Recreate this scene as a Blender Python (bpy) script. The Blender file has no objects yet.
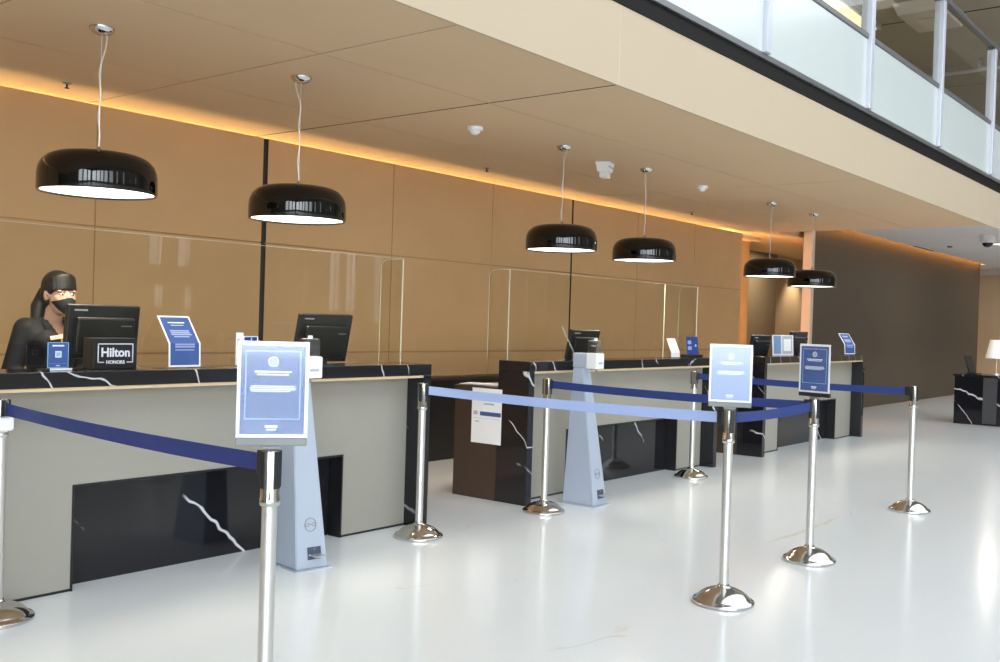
import bpy, bmesh, math, random
from mathutils import Vector, Matrix
random.seed(7)
PI = math.pi
SC = bpy.context.scene
C = SC.collection

# ------------------------------------------------------------------ camera
# X runs along the desks, Y runs into the lobby's back wall, Z is up
F_PX = 1004.41
YAW, PITCH, ROLL = 0.895197, -0.0108167, 0.0311947
EYE = 1.40
def camera():
    cy, s = math.cos(YAW), math.sin(YAW)
    f = Vector((s*math.cos(PITCH), cy*math.cos(PITCH), math.sin(PITCH)))
    r = Vector((cy, -s, 0)); u = r.cross(f)
    r2 = r*math.cos(ROLL)+u*math.sin(ROLL); u2 = -r*math.sin(ROLL)+u*math.cos(ROLL)
    cd = bpy.data.cameras.new('camera'); cd.sensor_width = 36; cd.sensor_fit = 'HORIZONTAL'
    cd.lens = F_PX/1000*36; cd.clip_end = 200; cd.clip_start = .05
    o = bpy.data.objects.new('camera', cd); C.objects.link(o)
    m = Matrix(((r2.x, u2.x, -f.x, 0), (r2.y, u2.y, -f.y, 0), (r2.z, u2.z, -f.z, EYE), (0, 0, 0, 1)))
    o.matrix_world = m; SC.camera = o
camera()

# ------------------------------------------------------------------ sky, daylight, exposure
W = bpy.data.worlds.new('sky'); SC.world = W; W.use_nodes = True
def sky():
    nt = W.node_tree; L = nt.links; bg = nt.nodes['Background']
    bg.inputs[0].default_value = (.86, .94, 1.0, 1)
    tc = nt.nodes.new('ShaderNodeTexCoord'); vm = nt.nodes.new('ShaderNodeVectorMath'); vm.operation = 'DOT_PRODUCT'
    vm.inputs[1].default_value = Vector((-.66, -.74, .10)).normalized(); L.new(tc.outputs['Generated'], vm.inputs[0])
    mx = nt.nodes.new('ShaderNodeMath'); mx.operation = 'MAXIMUM'; mx.inputs[1].default_value = 0; L.new(vm.outputs['Value'], mx.inputs[0])
    pw = nt.nodes.new('ShaderNodeMath'); pw.operation = 'POWER'; pw.inputs[1].default_value = 7; L.new(mx.outputs[0], pw.inputs[0])
    ma = nt.nodes.new('ShaderNodeMath'); ma.operation = 'MULTIPLY_ADD'; ma.inputs[1].default_value = SKY_HAZE; ma.inputs[2].default_value = SKY_BASE
    L.new(pw.outputs[0], ma.inputs[0]); L.new(ma.outputs[0], bg.inputs[1])
SKY_BASE, SKY_HAZE = 1.6, 7.5
sky()
SC.view_settings.view_transform = 'Standard'; SC.view_settings.look = 'None'
SC.view_settings.gamma = 1; SC.view_settings.use_curve_mapping = False
SC.view_settings.exposure = 0.55
SKYLIGHT = (-4.0, -7.5, 24.0, 1.6)          # opening in the atrium roof
_T = 6.2
WINDOWS = [(-9.4, -6.7, .6, _T), (-6.3, -4.2, .6, _T), (-3.8, -2.4, .6, _T), (-1.9, -.2, .6, _T), (.6, 2.4, .6, _T), (4.0, 4.7, .6, _T), (7.4, 8.2, .6, _T),
           (11.9, 12.25, 2.35, 3.0), (12.6, 12.95, 2.35, 3.0), (12.05, 12.3, 1.45, 1.95), (12.8, 13.0, 1.4, 1.95),
           (15.4, 15.5, 1.6, 5.0), (16.1, 16.2, 1.6, 5.0), (16.95, 17.3, 1.5, 5.0), (17.5, 17.85, 1.5, 5.0), (18.5, 18.75, 1.2, 5.0), (25.05, 25.2, 1.6, 5.0), (26.05, 26.2, 1.4, 5.0)]
ROOF_Z = 9.0
def portal(name, loc, rot, sx, sy):
    l = bpy.data.lights.new(name, 'AREA'); l.shape = 'RECTANGLE'; l.size = sx; l.size_y = sy; l.cycles.is_portal = True
    o = bpy.data.objects.new(name, l); C.objects.link(o); o.location = loc; o.rotation_euler = rot
sx0, sy0, sx1, sy1 = SKYLIGHT
portal('skylight_daylight', ((sx0+sx1)/2, (sy0+sy1)/2, ROOF_Z+.05), (0, 0, 0), sx1-sx0, sy1-sy0)

# ------------------------------------------------------------------ material helpers
def srgb(r, g, b):
    f = lambda c: (c/255/12.92) if c/255 <= .04045 else ((c/255+.055)/1.055)**2.4
    return (f(r), f(g), f(b), 1)
def mat(name, col, rough=.5, metal=0, coat=0, spec=.5, emit=None, estr=0, noise=0, nscale=20, bump=0, bscale=200, aniso=0):
    m = bpy.data.materials.new(name); m.use_nodes = True; nt = m.node_tree
    p = nt.nodes['Principled BSDF']
    p.inputs['Base Color'].default_value = col
    p.inputs['Roughness'].default_value = rough; p.inputs['Metallic'].default_value = metal
    p.inputs['Coat Weight'].default_value = coat; p.inputs['Coat Roughness'].default_value = .04
    p.inputs['Specular IOR Level'].default_value = spec
    if emit: p.inputs['Emission Color'].default_value = emit; p.inputs['Emission Strength'].default_value = estr
    if noise or bump:
        tc = nt.nodes.new('ShaderNodeTexCoord')
    if noise:
        n = nt.nodes.new('ShaderNodeTexNoise'); n.inputs['Scale'].default_value = nscale; n.inputs['Detail'].default_value = 4
        nt.links.new(tc.outputs['Object'], n.inputs['Vector'])
        mx = nt.nodes.new('ShaderNodeMix'); mx.data_type = 'RGBA'
        mx.inputs[6].default_value = tuple(c*(1-noise) for c in col[:3])+(1,)
        mx.inputs[7].default_value = tuple(min(1, c*(1+noise)) for c in col[:3])+(1,)
        nt.links.new(n.outputs['Fac'], mx.inputs[0]); nt.links.new(mx.outputs[2], p.inputs['Base Color'])
    if bump:
        n2 = nt.nodes.new('ShaderNodeTexNoise'); n2.inputs['Scale'].default_value = bscale
        nt.links.new(tc.outputs['Object'], n2.inputs['Vector'])
        b = nt.nodes.new('ShaderNodeBump'); b.inputs['Strength'].default_value = bump; b.inputs['Distance'].default_value = .002
        nt.links.new(n2.outputs['Fac'], b.inputs['Height']); nt.links.new(b.outputs[0], p.inputs['Normal'])
    return m
def marble(name, base, vein, rough=.06, scale=1.1, width=.018, sparse=.52, coat=0, seed=0.0, stretch=(1, 1, 1), spec=.5, soft=.0):
    m = bpy.data.materials.new(name); m.use_nodes = True; nt = m.node_tree; L = nt.links
    p = nt.nodes['Principled BSDF']; p.inputs['Roughness'].default_value = rough; p.inputs['Coat Weight'].default_value = coat
    p.inputs['Specular IOR Level'].default_value = spec
    geo = nt.nodes.new('ShaderNodeNewGeometry')
    mp = nt.nodes.new('ShaderNodeMapping'); mp.inputs['Location'].default_value = (seed, seed*1.7, seed*.3); mp.inputs['Scale'].default_value = stretch
    mp.inputs['Rotation'].default_value = (.2, .5, .4)
    L.new(geo.outputs['Position'], mp.inputs['Vector'])
    n = nt.nodes.new('ShaderNodeTexNoise'); n.inputs['Scale'].default_value = scale; n.inputs['Detail'].default_value = 4; n.inputs['Distortion'].default_value = .35
    L.new(mp.outputs[0], n.inputs['Vector'])
    s = nt.nodes.new('ShaderNodeMath'); s.operation = 'SUBTRACT'; s.inputs[1].default_value = .5; L.new(n.outputs['Fac'], s.inputs[0])
    a = nt.nodes.new('ShaderNodeMath'); a.operation = 'ABSOLUTE'; L.new(s.outputs[0], a.inputs[0])
    mr = nt.nodes.new('ShaderNodeMapRange'); mr.inputs[1].default_value = 0; mr.inputs[2].default_value = width
    mr.inputs[3].default_value = 1; mr.inputs[4].default_value = 0; L.new(a.outputs[0], mr.inputs[0])
    n2 = nt.nodes.new('ShaderNodeTexNoise'); n2.inputs['Scale'].default_value = scale*1.9; n2.inputs['Detail'].default_value = 3; L.new(mp.outputs[0], n2.inputs['Vector'])
    mr2 = nt.nodes.new('ShaderNodeMapRange'); mr2.inputs[1].default_value = sparse; mr2.inputs[2].default_value = sparse+.12; L.new(n2.outputs['Fac'], mr2.inputs[0])
    mu = nt.nodes.new('ShaderNodeMath'); mu.operation = 'MULTIPLY'; L.new(mr.outputs[0], mu.inputs[0]); L.new(mr2.outputs[0], mu.inputs[1])
    base_socket = None
    if soft:
        n3 = nt.nodes.new('ShaderNodeTexNoise'); n3.inputs['Scale'].default_value = scale*.8; n3.inputs['Detail'].default_value = 5; L.new(mp.outputs[0], n3.inputs['Vector'])
        m3 = nt.nodes.new('ShaderNodeMix'); m3.data_type = 'RGBA'
        m3.inputs[6].default_value = tuple(c*(1-soft) for c in base[:3])+(1,); m3.inputs[7].default_value = base
        L.new(n3.outputs['Fac'], m3.inputs[0]); base_socket = m3.outputs[2]
    mx = nt.nodes.new('ShaderNodeMix'); mx.data_type = 'RGBA'; mx.inputs[6].default_value = base; mx.inputs[7].default_value = vein
    if base_socket: L.new(base_socket, mx.inputs[6])
    L.new(mu.outputs[0], mx.inputs[0]); L.new(mx.outputs[2], p.inputs['Base Color'])
    return m
def slashes(name, base, vein, rough, scale, thresh, sparse, seed, axis):
    m = bpy.data.materials.new(name); m.use_nodes = True; nt = m.node_tree; L = nt.links
    p = nt.nodes['Principled BSDF']; p.inputs['Roughness'].default_value = rough
    geo = nt.nodes.new('ShaderNodeNewGeometry'); mask = None
    mp = nt.nodes.new('ShaderNodeMapping'); mp.inputs['Location'].default_value = (seed, seed*1.7, seed*.3); L.new(geo.outputs['Position'], mp.inputs['Vector'])
    for k, (rot, sc, th) in enumerate(((axis, scale, thresh), ((axis[0]+.4, axis[1]+.5, axis[2]+1.1), scale*.7, thresh+.004))):
        m2 = nt.nodes.new('ShaderNodeMapping'); m2.inputs['Rotation'].default_value = rot; L.new(mp.outputs[0], m2.inputs['Vector'])
        w = nt.nodes.new('ShaderNodeTexWave'); w.inputs['Scale'].default_value = sc; w.inputs['Distortion'].default_value = 3.2; w.inputs['Detail'].default_value = 4; w.inputs['Detail Scale'].default_value = 1.6; w.inputs['Detail Roughness'].default_value = .6
        L.new(m2.outputs[0], w.inputs['Vector'])
        r = nt.nodes.new('ShaderNodeMapRange'); r.inputs[1].default_value = th; r.inputs[2].default_value = 1.0; L.new(w.outputs['Fac'], r.inputs[0])
        n = nt.nodes.new('ShaderNodeTexNoise'); n.inputs['Scale'].default_value = 1.7+k; n.inputs['Detail'].default_value = 4; L.new(m2.outputs[0], n.inputs['Vector'])
        r2 = nt.nodes.new('ShaderNodeMapRange'); r2.inputs[1].default_value = sparse; r2.inputs[2].default_value = sparse+.08; L.new(n.outputs['Fac'], r2.inputs[0])
        mu = nt.nodes.new('ShaderNodeMath'); mu.operation = 'MULTIPLY'; L.new(r.outputs[0], mu.inputs[0]); L.new(r2.outputs[0], mu.inputs[1])
        if mask is None: mask = mu
        else:
            ad = nt.nodes.new('ShaderNodeMath'); ad.operation = 'MAXIMUM'; L.new(mask.outputs[0], ad.inputs[0]); L.new(mu.outputs[0], ad.inputs[1]); mask = ad
    mx = nt.nodes.new('ShaderNodeMix'); mx.data_type = 'RGBA'; mx.inputs[6].default_value = base; mx.inputs[7].default_value = vein
    L.new(mask.outputs[0], mx.inputs[0]); L.new(mx.outputs[2], p.inputs['Base Color'])
    return m
def glass(name, tint=(.93, .95, .9, 1), rough=0.0, ior=1.45):
    m = bpy.data.materials.new(name); m.use_nodes = True; nt = m.node_tree; L = nt.links
    for n in list(nt.nodes):
        if n.type == 'BSDF_PRINCIPLED': nt.nodes.remove(n)
    out = [n for n in nt.nodes if n.type == 'OUTPUT_MATERIAL'][0]
    t = nt.nodes.new('ShaderNodeBsdfTransparent'); t.inputs[0].default_value = tint
    g = nt.nodes.new('ShaderNodeBsdfGlossy'); g.inputs['Roughness'].default_value = rough; g.inputs[0].default_value = (1, 1, 1, 1)
    fr = nt.nodes.new('ShaderNodeFresnel'); fr.inputs[0].default_value = ior
    mx = nt.nodes.new('ShaderNodeMixShader'); ge = nt.nodes.new('ShaderNodeNewGeometry'); iv = nt.nodes.new('ShaderNodeMath'); iv.operation = 'SUBTRACT'; iv.inputs[0].default_value = 1; L.new(ge.outputs['Backfacing'], iv.inputs[1])
    mu = nt.nodes.new('ShaderNodeMath'); mu.operation = 'MULTIPLY'; L.new(fr.outputs[0], mu.inputs[0]); L.new(iv.outputs[0], mu.inputs[1])
    L.new(mu.outputs[0], mx.inputs[0]); L.new(t.outputs[0], mx.inputs[1]); L.new(g.outputs[0], mx.inputs[2])
    L.new(mx.outputs[0], out.inputs[0])
    return m

M = {}
M['floor'] = marble('white polished marble', (.79, .82, .83, 1), (.66, .58, .47, 1), rough=.165, scale=.55, width=.008, sparse=.62, stretch=(1, 2.2, 1), soft=.07, spec=.4)
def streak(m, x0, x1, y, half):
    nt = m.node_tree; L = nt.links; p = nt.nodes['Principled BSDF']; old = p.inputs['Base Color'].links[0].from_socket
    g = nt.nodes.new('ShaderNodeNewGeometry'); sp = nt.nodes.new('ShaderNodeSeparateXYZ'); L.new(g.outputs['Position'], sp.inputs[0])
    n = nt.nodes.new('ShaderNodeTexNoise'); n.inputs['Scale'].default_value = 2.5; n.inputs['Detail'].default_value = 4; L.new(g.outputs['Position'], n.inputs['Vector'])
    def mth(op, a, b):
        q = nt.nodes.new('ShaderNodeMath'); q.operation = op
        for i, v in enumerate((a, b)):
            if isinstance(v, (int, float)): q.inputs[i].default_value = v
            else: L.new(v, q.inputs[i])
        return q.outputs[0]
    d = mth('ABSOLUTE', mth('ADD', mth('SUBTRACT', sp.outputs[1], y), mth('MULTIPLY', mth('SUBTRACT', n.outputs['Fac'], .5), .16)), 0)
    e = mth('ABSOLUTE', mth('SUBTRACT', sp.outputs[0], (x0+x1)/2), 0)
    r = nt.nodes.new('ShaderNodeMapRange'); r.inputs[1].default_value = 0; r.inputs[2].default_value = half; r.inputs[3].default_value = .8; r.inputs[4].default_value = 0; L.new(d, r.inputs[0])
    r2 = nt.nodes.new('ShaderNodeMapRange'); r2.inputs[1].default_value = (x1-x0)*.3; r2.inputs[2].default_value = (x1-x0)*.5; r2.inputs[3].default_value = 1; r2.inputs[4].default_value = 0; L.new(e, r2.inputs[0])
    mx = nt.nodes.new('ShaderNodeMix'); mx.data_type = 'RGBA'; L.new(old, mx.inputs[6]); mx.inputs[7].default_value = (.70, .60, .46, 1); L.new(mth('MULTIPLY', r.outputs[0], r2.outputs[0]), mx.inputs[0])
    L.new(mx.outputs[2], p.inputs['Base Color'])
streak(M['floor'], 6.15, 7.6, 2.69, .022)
M['fabric'] = mat('tan wall fabric', srgb(198, 160, 114), .85, noise=.06, nscale=3, bump=.15, bscale=900)
M['gap'] = mat('dark reveal', srgb(52, 44, 36), .7)
M['ceiling'] = mat('beige ceiling fabric', srgb(212, 183, 147), .85, noise=.03, nscale=2)
M['fascia'] = mat('cream fascia', srgb(186, 168, 144), .7, noise=.02, nscale=2)
M['seam'] = mat('ceiling seam', srgb(196, 166, 130), .9)
M['taupe'] = mat('dark taupe wall', srgb(88, 76, 62), .75, noise=.04, nscale=6, bump=.1, bscale=500)
M['pale'] = mat('pale plaster', srgb(205, 196, 188), .8, noise=.02, nscale=3)
M['grey_ceiling'] = mat('grey ceiling', srgb(222, 216, 212), .8, noise=.02, nscale=3)
M['tan_wall'] = mat('tan end wall', srgb(202, 176, 144), .7, noise=.04, nscale=3)
M['steel_dark'] = mat('blackened steel', srgb(18, 17, 16), .6, 0, spec=.2, noise=.05, nscale=8)
M['marble'] = slashes('black marble', srgb(25, 25, 29), srgb(215, 215, 218), .07, .62, .9955, .49, 3.1, (.3, .6, .5))
M['marble_top'] = slashes('black marble top', srgb(27, 26, 28), srgb(200, 200, 202), .12, 1.3, .994, .47, 8.2, (.2, .35, .3))
M['cream'] = mat('cream desk panel', srgb(154, 150, 140), .45, noise=.03, nscale=5)
M['oak'] = mat('pale wood trim', srgb(212, 186, 146), .5, noise=.08, nscale=14)
M['espresso'] = mat('espresso wood', srgb(62, 48, 40), .35, noise=.12, nscale=10)
M['black'] = mat('satin black', srgb(24, 23, 23), .4, noise=.05, nscale=9)
M['black_gloss'] = mat('gloss black lacquer', srgb(10, 9, 8), .05, coat=0, noise=.03, nscale=5)
M['chrome'] = mat('polished chrome', srgb(205, 203, 200), .12, 1, noise=.02, nscale=7)
M['brushed'] = mat('brushed steel', srgb(214, 212, 208), .34, .85, noise=.03, nscale=30)
M['belt'] = mat('navy webbing', srgb(34, 54, 118), .55, noise=.08, nscale=60, bump=.2, bscale=600)
M['belt_pale'] = mat('pale blue webbing', srgb(160, 178, 222), .5, noise=.05, nscale=60, bump=.2, bscale=600)  # webbing paler than the navy belts
M['plastic_dark'] = mat('charcoal plastic', srgb(27, 29, 31), .35, noise=.05, nscale=9)
M['plastic_grey'] = mat('grey plastic', srgb(128, 130, 132), .4, noise=.04, nscale=9)
M['white'] = mat('white plastic', srgb(236, 237, 238), .35, noise=.01, nscale=9)
M['paper'] = mat('white paper', srgb(238, 238, 240), .5, coat=.3, noise=.01, nscale=9)
M['powder'] = mat('grey blue powder coat', srgb(169, 178, 193), .38, noise=.02, nscale=9)
M['print'] = mat('blue print', srgb(62, 92, 154), .25, coat=.6, noise=.03, nscale=9)
M['print_deep'] = mat('deep blue print', srgb(34, 66, 140), .25, coat=.6, noise=.03, nscale=9)
M['print_light'] = mat('light blue print', srgb(150, 190, 232), .25, coat=.6, noise=.03, nscale=9)
M['print_pale_glare'] = mat('pale blue print and glare', srgb(150, 168, 224), .25, coat=.6, noise=.03, nscale=9)  # plain print on the cards, painted glare on the middle notice
M['print_text'] = mat('pale lettering', srgb(226, 228, 236), .3, coat=.6, noise=.01, nscale=9)
M['print_line'] = mat('faint lettering', srgb(150, 164, 206), .3, coat=.6, noise=.02, nscale=9)
M['print_grey'] = mat('grey print', srgb(176, 180, 188), .4, noise=.02, nscale=9)
M['glass'] = glass('clear screen glass', (.96, .965, .94, 1))
M['glass_edge_glint'] = mat('glass edge with painted highlight', srgb(206, 204, 182), .25, noise=.02, nscale=9)  # pale colour paints the highlight of the pane edges
M['frosted'] = glass('frosted bottle plastic', (.80, .82, .84, 1), .4, 1.9)
M['sleeve'] = glass('glossy clear sleeve', (.97, .975, .98, 1), .22, 1.7)
M['acrylic'] = glass('clear acrylic', (.97, .975, .975, 1))
M['pane'] = glass('smoked balcony glass', (.92, .93, .89, 1))
M['spandrel'] = mat('white backed glass', srgb(200, 206, 204), .15, coat=.1, noise=.015, nscale=1.5)
M['alu'] = mat('white aluminium', srgb(200, 202, 212), .3, .2, noise=.02, nscale=9)
M['alu_grey'] = mat('grey aluminium', srgb(130, 130, 132), .35, .6, noise=.03, nscale=9)
M['glow'] = mat('warm lamp diffuser', (1, 1, 1, 1), .5, emit=(1, .92, .80, 1), estr=2.6)
M['led'] = mat('amber light strip', (1, .8, .5, 1), .5, emit=(1, .46, .10, 1), estr=17)
M['led_cove'] = mat('amber cove strip', (1, .8, .5, 1), .5, emit=(1, .60, .22, 1), estr=285)
M['led_white'] = mat('warm white light strip', (1, 1, 1, 1), .5, emit=(1, .78, .48, 1), estr=.9)
M['lampshade'] = mat('white lamp shade', srgb(240, 238, 230), .7, emit=(1, .97, .93, 1), estr=.12, noise=.02, nscale=9)
M['skin'] = mat('skin', srgb(206, 160, 138), .6, spec=.25, noise=.04, nscale=14)
M['hair'] = mat('black brown hair', srgb(16, 11, 10), .5, noise=.25, nscale=40, bump=.4, bscale=160)
M['suit'] = mat('black suiting', srgb(15, 14, 17), .8, noise=.1, nscale=50, bump=.2, bscale=500)
M['mask'] = mat('black cloth mask', srgb(12, 12, 15), .75, noise=.06, nscale=30)
M['eye_white'] = mat('eye white', srgb(225, 222, 218), .25)
M['iris'] = mat('dark iris', srgb(40, 26, 20), .2)
M['badge'] = mat('pale gold badge', srgb(238, 214, 178), .35, .1, noise=.03, nscale=20)
M['wall_grey'] = mat('atrium plaster', srgb(168, 158, 144), .8, noise=.03, nscale=2)
M['upper_ceiling'] = mat('upper floor ceiling', srgb(160, 154, 138), .8, noise=.03, nscale=2)
M['upper_wall'] = mat('upper floor wall', srgb(150, 132, 104), .8, noise=.03, nscale=2)

M['fabric_groove'] = mat('fabric joint', srgb(176, 135, 88), .9)
M['seam_dark'] = mat('dark ceiling joint', srgb(58, 46, 34), .9)
M['fascia_joint'] = mat('fascia joint', srgb(196, 180, 154), .8)
M['cord'] = mat('translucent white cord', srgb(206, 196, 184), .4, noise=.03, nscale=30)
M['pedal'] = mat('dark blue steel plate', srgb(74, 84, 104), .4, .3, noise=.05, nscale=20)
M['print_sky'] = mat('sky blue print', srgb(96, 150, 206), .3, coat=.4, noise=.1, nscale=30)
M['reflection_grey'] = mat('painted silver reflection', srgb(88, 90, 94), .3, .6, noise=.06, nscale=20)  # grey used for the painted reflection on the far desk

# ------------------------------------------------------------------ mesh helpers
def obj(name, bm, m, parent=None, loc=(0, 0, 0), rot=(0, 0, 0), smooth=False):
    me = bpy.data.meshes.new(name); bmesh.ops.recalc_face_normals(bm, faces=bm.faces[:]); bm.to_mesh(me); bm.free()
    for mm in (m if isinstance(m, (list, tuple)) else [m]): me.materials.append(M[mm] if isinstance(mm, str) else mm)
    if smooth:
        for p in me.polygons: p.use_smooth = True
        if smooth != 'all': me.set_sharp_from_angle(angle=math.radians(38))
    o = bpy.data.objects.new(name, me); C.objects.link(o)
    o.location = loc; o.rotation_euler = rot
    if parent: o.parent = parent
    return o
def thing(name, label, cat, loc=(0, 0, 0), rotz=0, group=None):
    o = bpy.data.objects.new(name, None); C.objects.link(o); o.empty_display_size = .1
    o.location = loc; o.rotation_euler = (0, 0, rotz); o['label'] = label; o['category'] = cat
    if group: o['group'] = group
    return o
def tag(o, label, cat, group=None):
    o['label'] = label; o['category'] = cat
    if group: o['group'] = group
    return o
def struct(name, bm, m, parent=None, smooth=False):
    o = obj(name, bm, m, parent, smooth=smooth); o['kind'] = 'structure'; return o
def box(bm, x0, y0, z0, x1, y1, z1, bev=0, seg=2):
    vs = [bm.verts.new((x, y, z)) for x in (x0, x1) for y in (y0, y1) for z in (z0, z1)]
    idx = ((0, 1, 3, 2), (4, 6, 7, 5), (0, 4, 5, 1), (2, 3, 7, 6), (0, 2, 6, 4), (1, 5, 7, 3))
    fs = [bm.faces.new([vs[i] for i in f]) for f in idx]
    if bev:
        es = list({e for f in fs for e in f.edges})
        bmesh.ops.bevel(bm, geom=es, offset=bev, segments=seg, affect='EDGES', profile=.5)
    return bm
def B(x0, y0, z0, x1, y1, z1, bev=0, seg=2): return box(bmesh.new(), x0, y0, z0, x1, y1, z1, bev, seg)
def lathe(bm, prof, n=40, cx=0, cy=0, closed=False):
    rings = []
    for r, z in prof:
        if r < 1e-6: rings.append([bm.verts.new((cx, cy, z))])
        else: rings.append([bm.verts.new((cx+r*math.cos(2*PI*i/n), cy+r*math.sin(2*PI*i/n), z)) for i in range(n)])
    pairs = list(zip(rings, rings[1:]))
    if closed: pairs.append((rings[-1], rings[0]))
    for a, b in pairs:
        for i in range(n):
            j = (i+1) % n
            if len(a) == 1 and len(b) == 1: continue
            if len(a) == 1: bm.faces.new((a[0], b[j], b[i]))
            elif len(b) == 1: bm.faces.new((a[i], a[j], b[0]))
            else: bm.faces.new((a[i], a[j], b[j], b[i]))
    return bm
def LA(prof, n=40, **k): return lathe(bmesh.new(), prof, n, **k)
def tube(bm, pts, r, n=8):
    pts = [Vector(p) for p in pts]; rings = []
    rs = r if isinstance(r, (list, tuple)) else [r]*len(pts)
    for i, p in enumerate(pts):
        d = (pts[min(i+1, len(pts)-1)]-pts[max(i-1, 0)]).normalized()
        a = d.cross(Vector((0, 0, 1)) if abs(d.z) < .9 else Vector((1, 0, 0))).normalized(); b = d.cross(a)
        rings.append([bm.verts.new(p+(a*math.cos(2*PI*k/n)+b*math.sin(2*PI*k/n))*rs[i]) for k in range(n)])
    for a, b in zip(rings, rings[1:]):
        for k in range(n): bm.faces.new((a[k], a[(k+1) % n], b[(k+1) % n], b[k]))
    bm.faces.new(rings[0]); bm.faces.new(rings[-1][::-1])
    return bm
def T(pts, r, n=8): return tube(bmesh.new(), pts, r, n)
def prism(bm, pts, y0, y1):             # polygon in XZ pulled along Y
    a = [bm.verts.new((x, y0, z)) for x, z in pts]; b = [bm.verts.new((x, y1, z)) for x, z in pts]
    bm.faces.new(a); bm.faces.new(b[::-1]); n = len(pts)
    for i in range(n): bm.faces.new((a[i], a[(i+1) % n], b[(i+1) % n], b[i]))
    return bm
def prism_x(bm, pts, x0, x1):           # polygon in YZ pulled along X
    a = [bm.verts.new((x0, y, z)) for y, z in pts]; b = [bm.verts.new((x1, y, z)) for y, z in pts]
    bm.faces.new(a); bm.faces.new(b[::-1]); n = len(pts)
    for i in range(n): bm.faces.new((a[i], a[(i+1) % n], b[(i+1) % n], b[i]))
    return bm
def frustum(bm, lo, hi, z0, z1):        # lo / hi = (x0, y0, x1, y1)
    q = lambda r, z: [bm.verts.new(p) for p in ((r[0], r[1], z), (r[2], r[1], z), (r[2], r[3], z), (r[0], r[3], z))]
    a, b = q(lo, z0), q(hi, z1)
    bm.faces.new(a[::-1]); bm.faces.new(b)
    for i in range(4): bm.faces.new((a[i], a[(i+1) % 4], b[(i+1) % 4], b[i]))
    return bm
def lettering(name, text, size, m, parent, loc, bold=0.0, depth=.0008, align='CENTER', rot=(PI/2, 0, 0)):
    cu = bpy.data.curves.new(name, 'FONT'); cu.body = text; cu.size = size; cu.extrude = depth; cu.offset = bold
    cu.align_x = align; cu.align_y = 'CENTER'; cu.resolution_u = 3
    t = bpy.data.objects.new(name, cu); C.objects.link(t)
    bpy.context.view_layer.update()
    me = bpy.data.meshes.new_from_object(t.evaluated_get(bpy.context.evaluated_depsgraph_get()))
    bpy.data.objects.remove(t); bpy.data.curves.remove(cu)
    me.materials.clear(); me.materials.append(M[m]); me.name = name
    o = bpy.data.objects.new(name, me); C.objects.link(o); o.location = loc; o.rotation_euler = rot; o.parent = parent
    return o
def sheet(name, w, h, cells, mats, parent, loc=(0, 0, 0), rot=(0, 0, 0), t=.003, bend=None, cuts=()):
    """A printed sheet facing -Y, standing on z=0: CELLS (x0,z0,x1,z1,material) in fractions, later ones on top."""
    xs = sorted({0, 1} | {c[i] for c in cells for i in (0, 2)}); zs = sorted({0, 1} | {c[i] for c in cells for i in (1, 3)} | set(cuts))
    bm = bmesh.new()
    bf = bend or (lambda s: (0, s))
    V = [[None]*len(zs) for _ in xs]
    for i, x in enumerate(xs):
        for j, z in enumerate(zs):
            y, zz = bf(z*h); V[i][j] = bm.verts.new(((x-.5)*w, y, zz))
    for i in range(len(xs)-1):
        for j in range(len(zs)-1):
            f = bm.faces.new((V[i][j], V[i+1][j], V[i+1][j+1], V[i][j+1]))
            mx, mz = (xs[i]+xs[i+1])/2, (zs[j]+zs[j+1])/2
            for c in cells:
                if c[0] <= mx <= c[2] and c[1] <= mz <= c[3]: f.material_index = c[4]
    ext = bmesh.ops.extrude_face_region(bm, geom=bm.faces[:])
    for v in ext['geom']:
        if isinstance(v, bmesh.types.BMVert): v.co.y += t
    return obj(name, bm, mats, parent, loc, rot)
def ring_mesh(r0, r1, y0, y1, n=28):
    bm = bmesh.new(); q = []
    for r, y in ((r0, y0), (r1, y0), (r1, y1), (r0, y1)):
        q.append([bm.verts.new((r*math.cos(2*PI*i/n), y, r*math.sin(2*PI*i/n))) for i in range(n)])
    for a in range(4):
        A, D = q[a], q[(a+1) % 4]
        for i in range(n): bm.faces.new((A[i], A[(i+1) % n], D[(i+1) % n], D[i]))
    return bm
def grooved(us, vs, gu, gv, depth, place, dark=(), mi=1):
    """One continuous sheet u x v with grooves: gu / gv = [(centre, width)], PLACE(u, v, d) -> xyz; DARK u centres take material MI inside."""
    def cuts(lo, hi, g):
        c = [(lo, 0), (hi, 0)]
        for s, w in g: c += [(s-w/2, 0), (s-w/2+.001, 1), (s+w/2-.001, 1), (s+w/2, 0)]
        return sorted(c)
    U, Vv = cuts(us[0], us[1], gu), cuts(vs[0], vs[1], gv)
    bm = bmesh.new()
    P = [[bm.verts.new(place(u, v, depth if (a or b) else 0)) for v, b in Vv] for u, a in U]
    for i in range(len(U)-1):
        for j in range(len(Vv)-1):
            f = bm.faces.new((P[i][j], P[i+1][j], P[i+1][j+1], P[i][j+1]))
            mu = (U[i][0]+U[i+1][0])/2; mv = (Vv[j][0]+Vv[j+1][0])/2
            if any(abs(mu-s) < w/2 for s, w in gu if s in dark): f.material_index = mi
            elif any(abs(mu-s) < w/2 for s, w in gu) or any(abs(mv-s) < w/2 for s, w in gv): f.material_index = mi+1
    return bm

# ================================================================== SETTING
CEIL = 2.885; FASC_Y = 3.367; X0, X1 = -9.5, 30.0; YF = -9.5
struct('floor', B(X0, YF, -.2, X1, 12, 0), 'floor')
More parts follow.
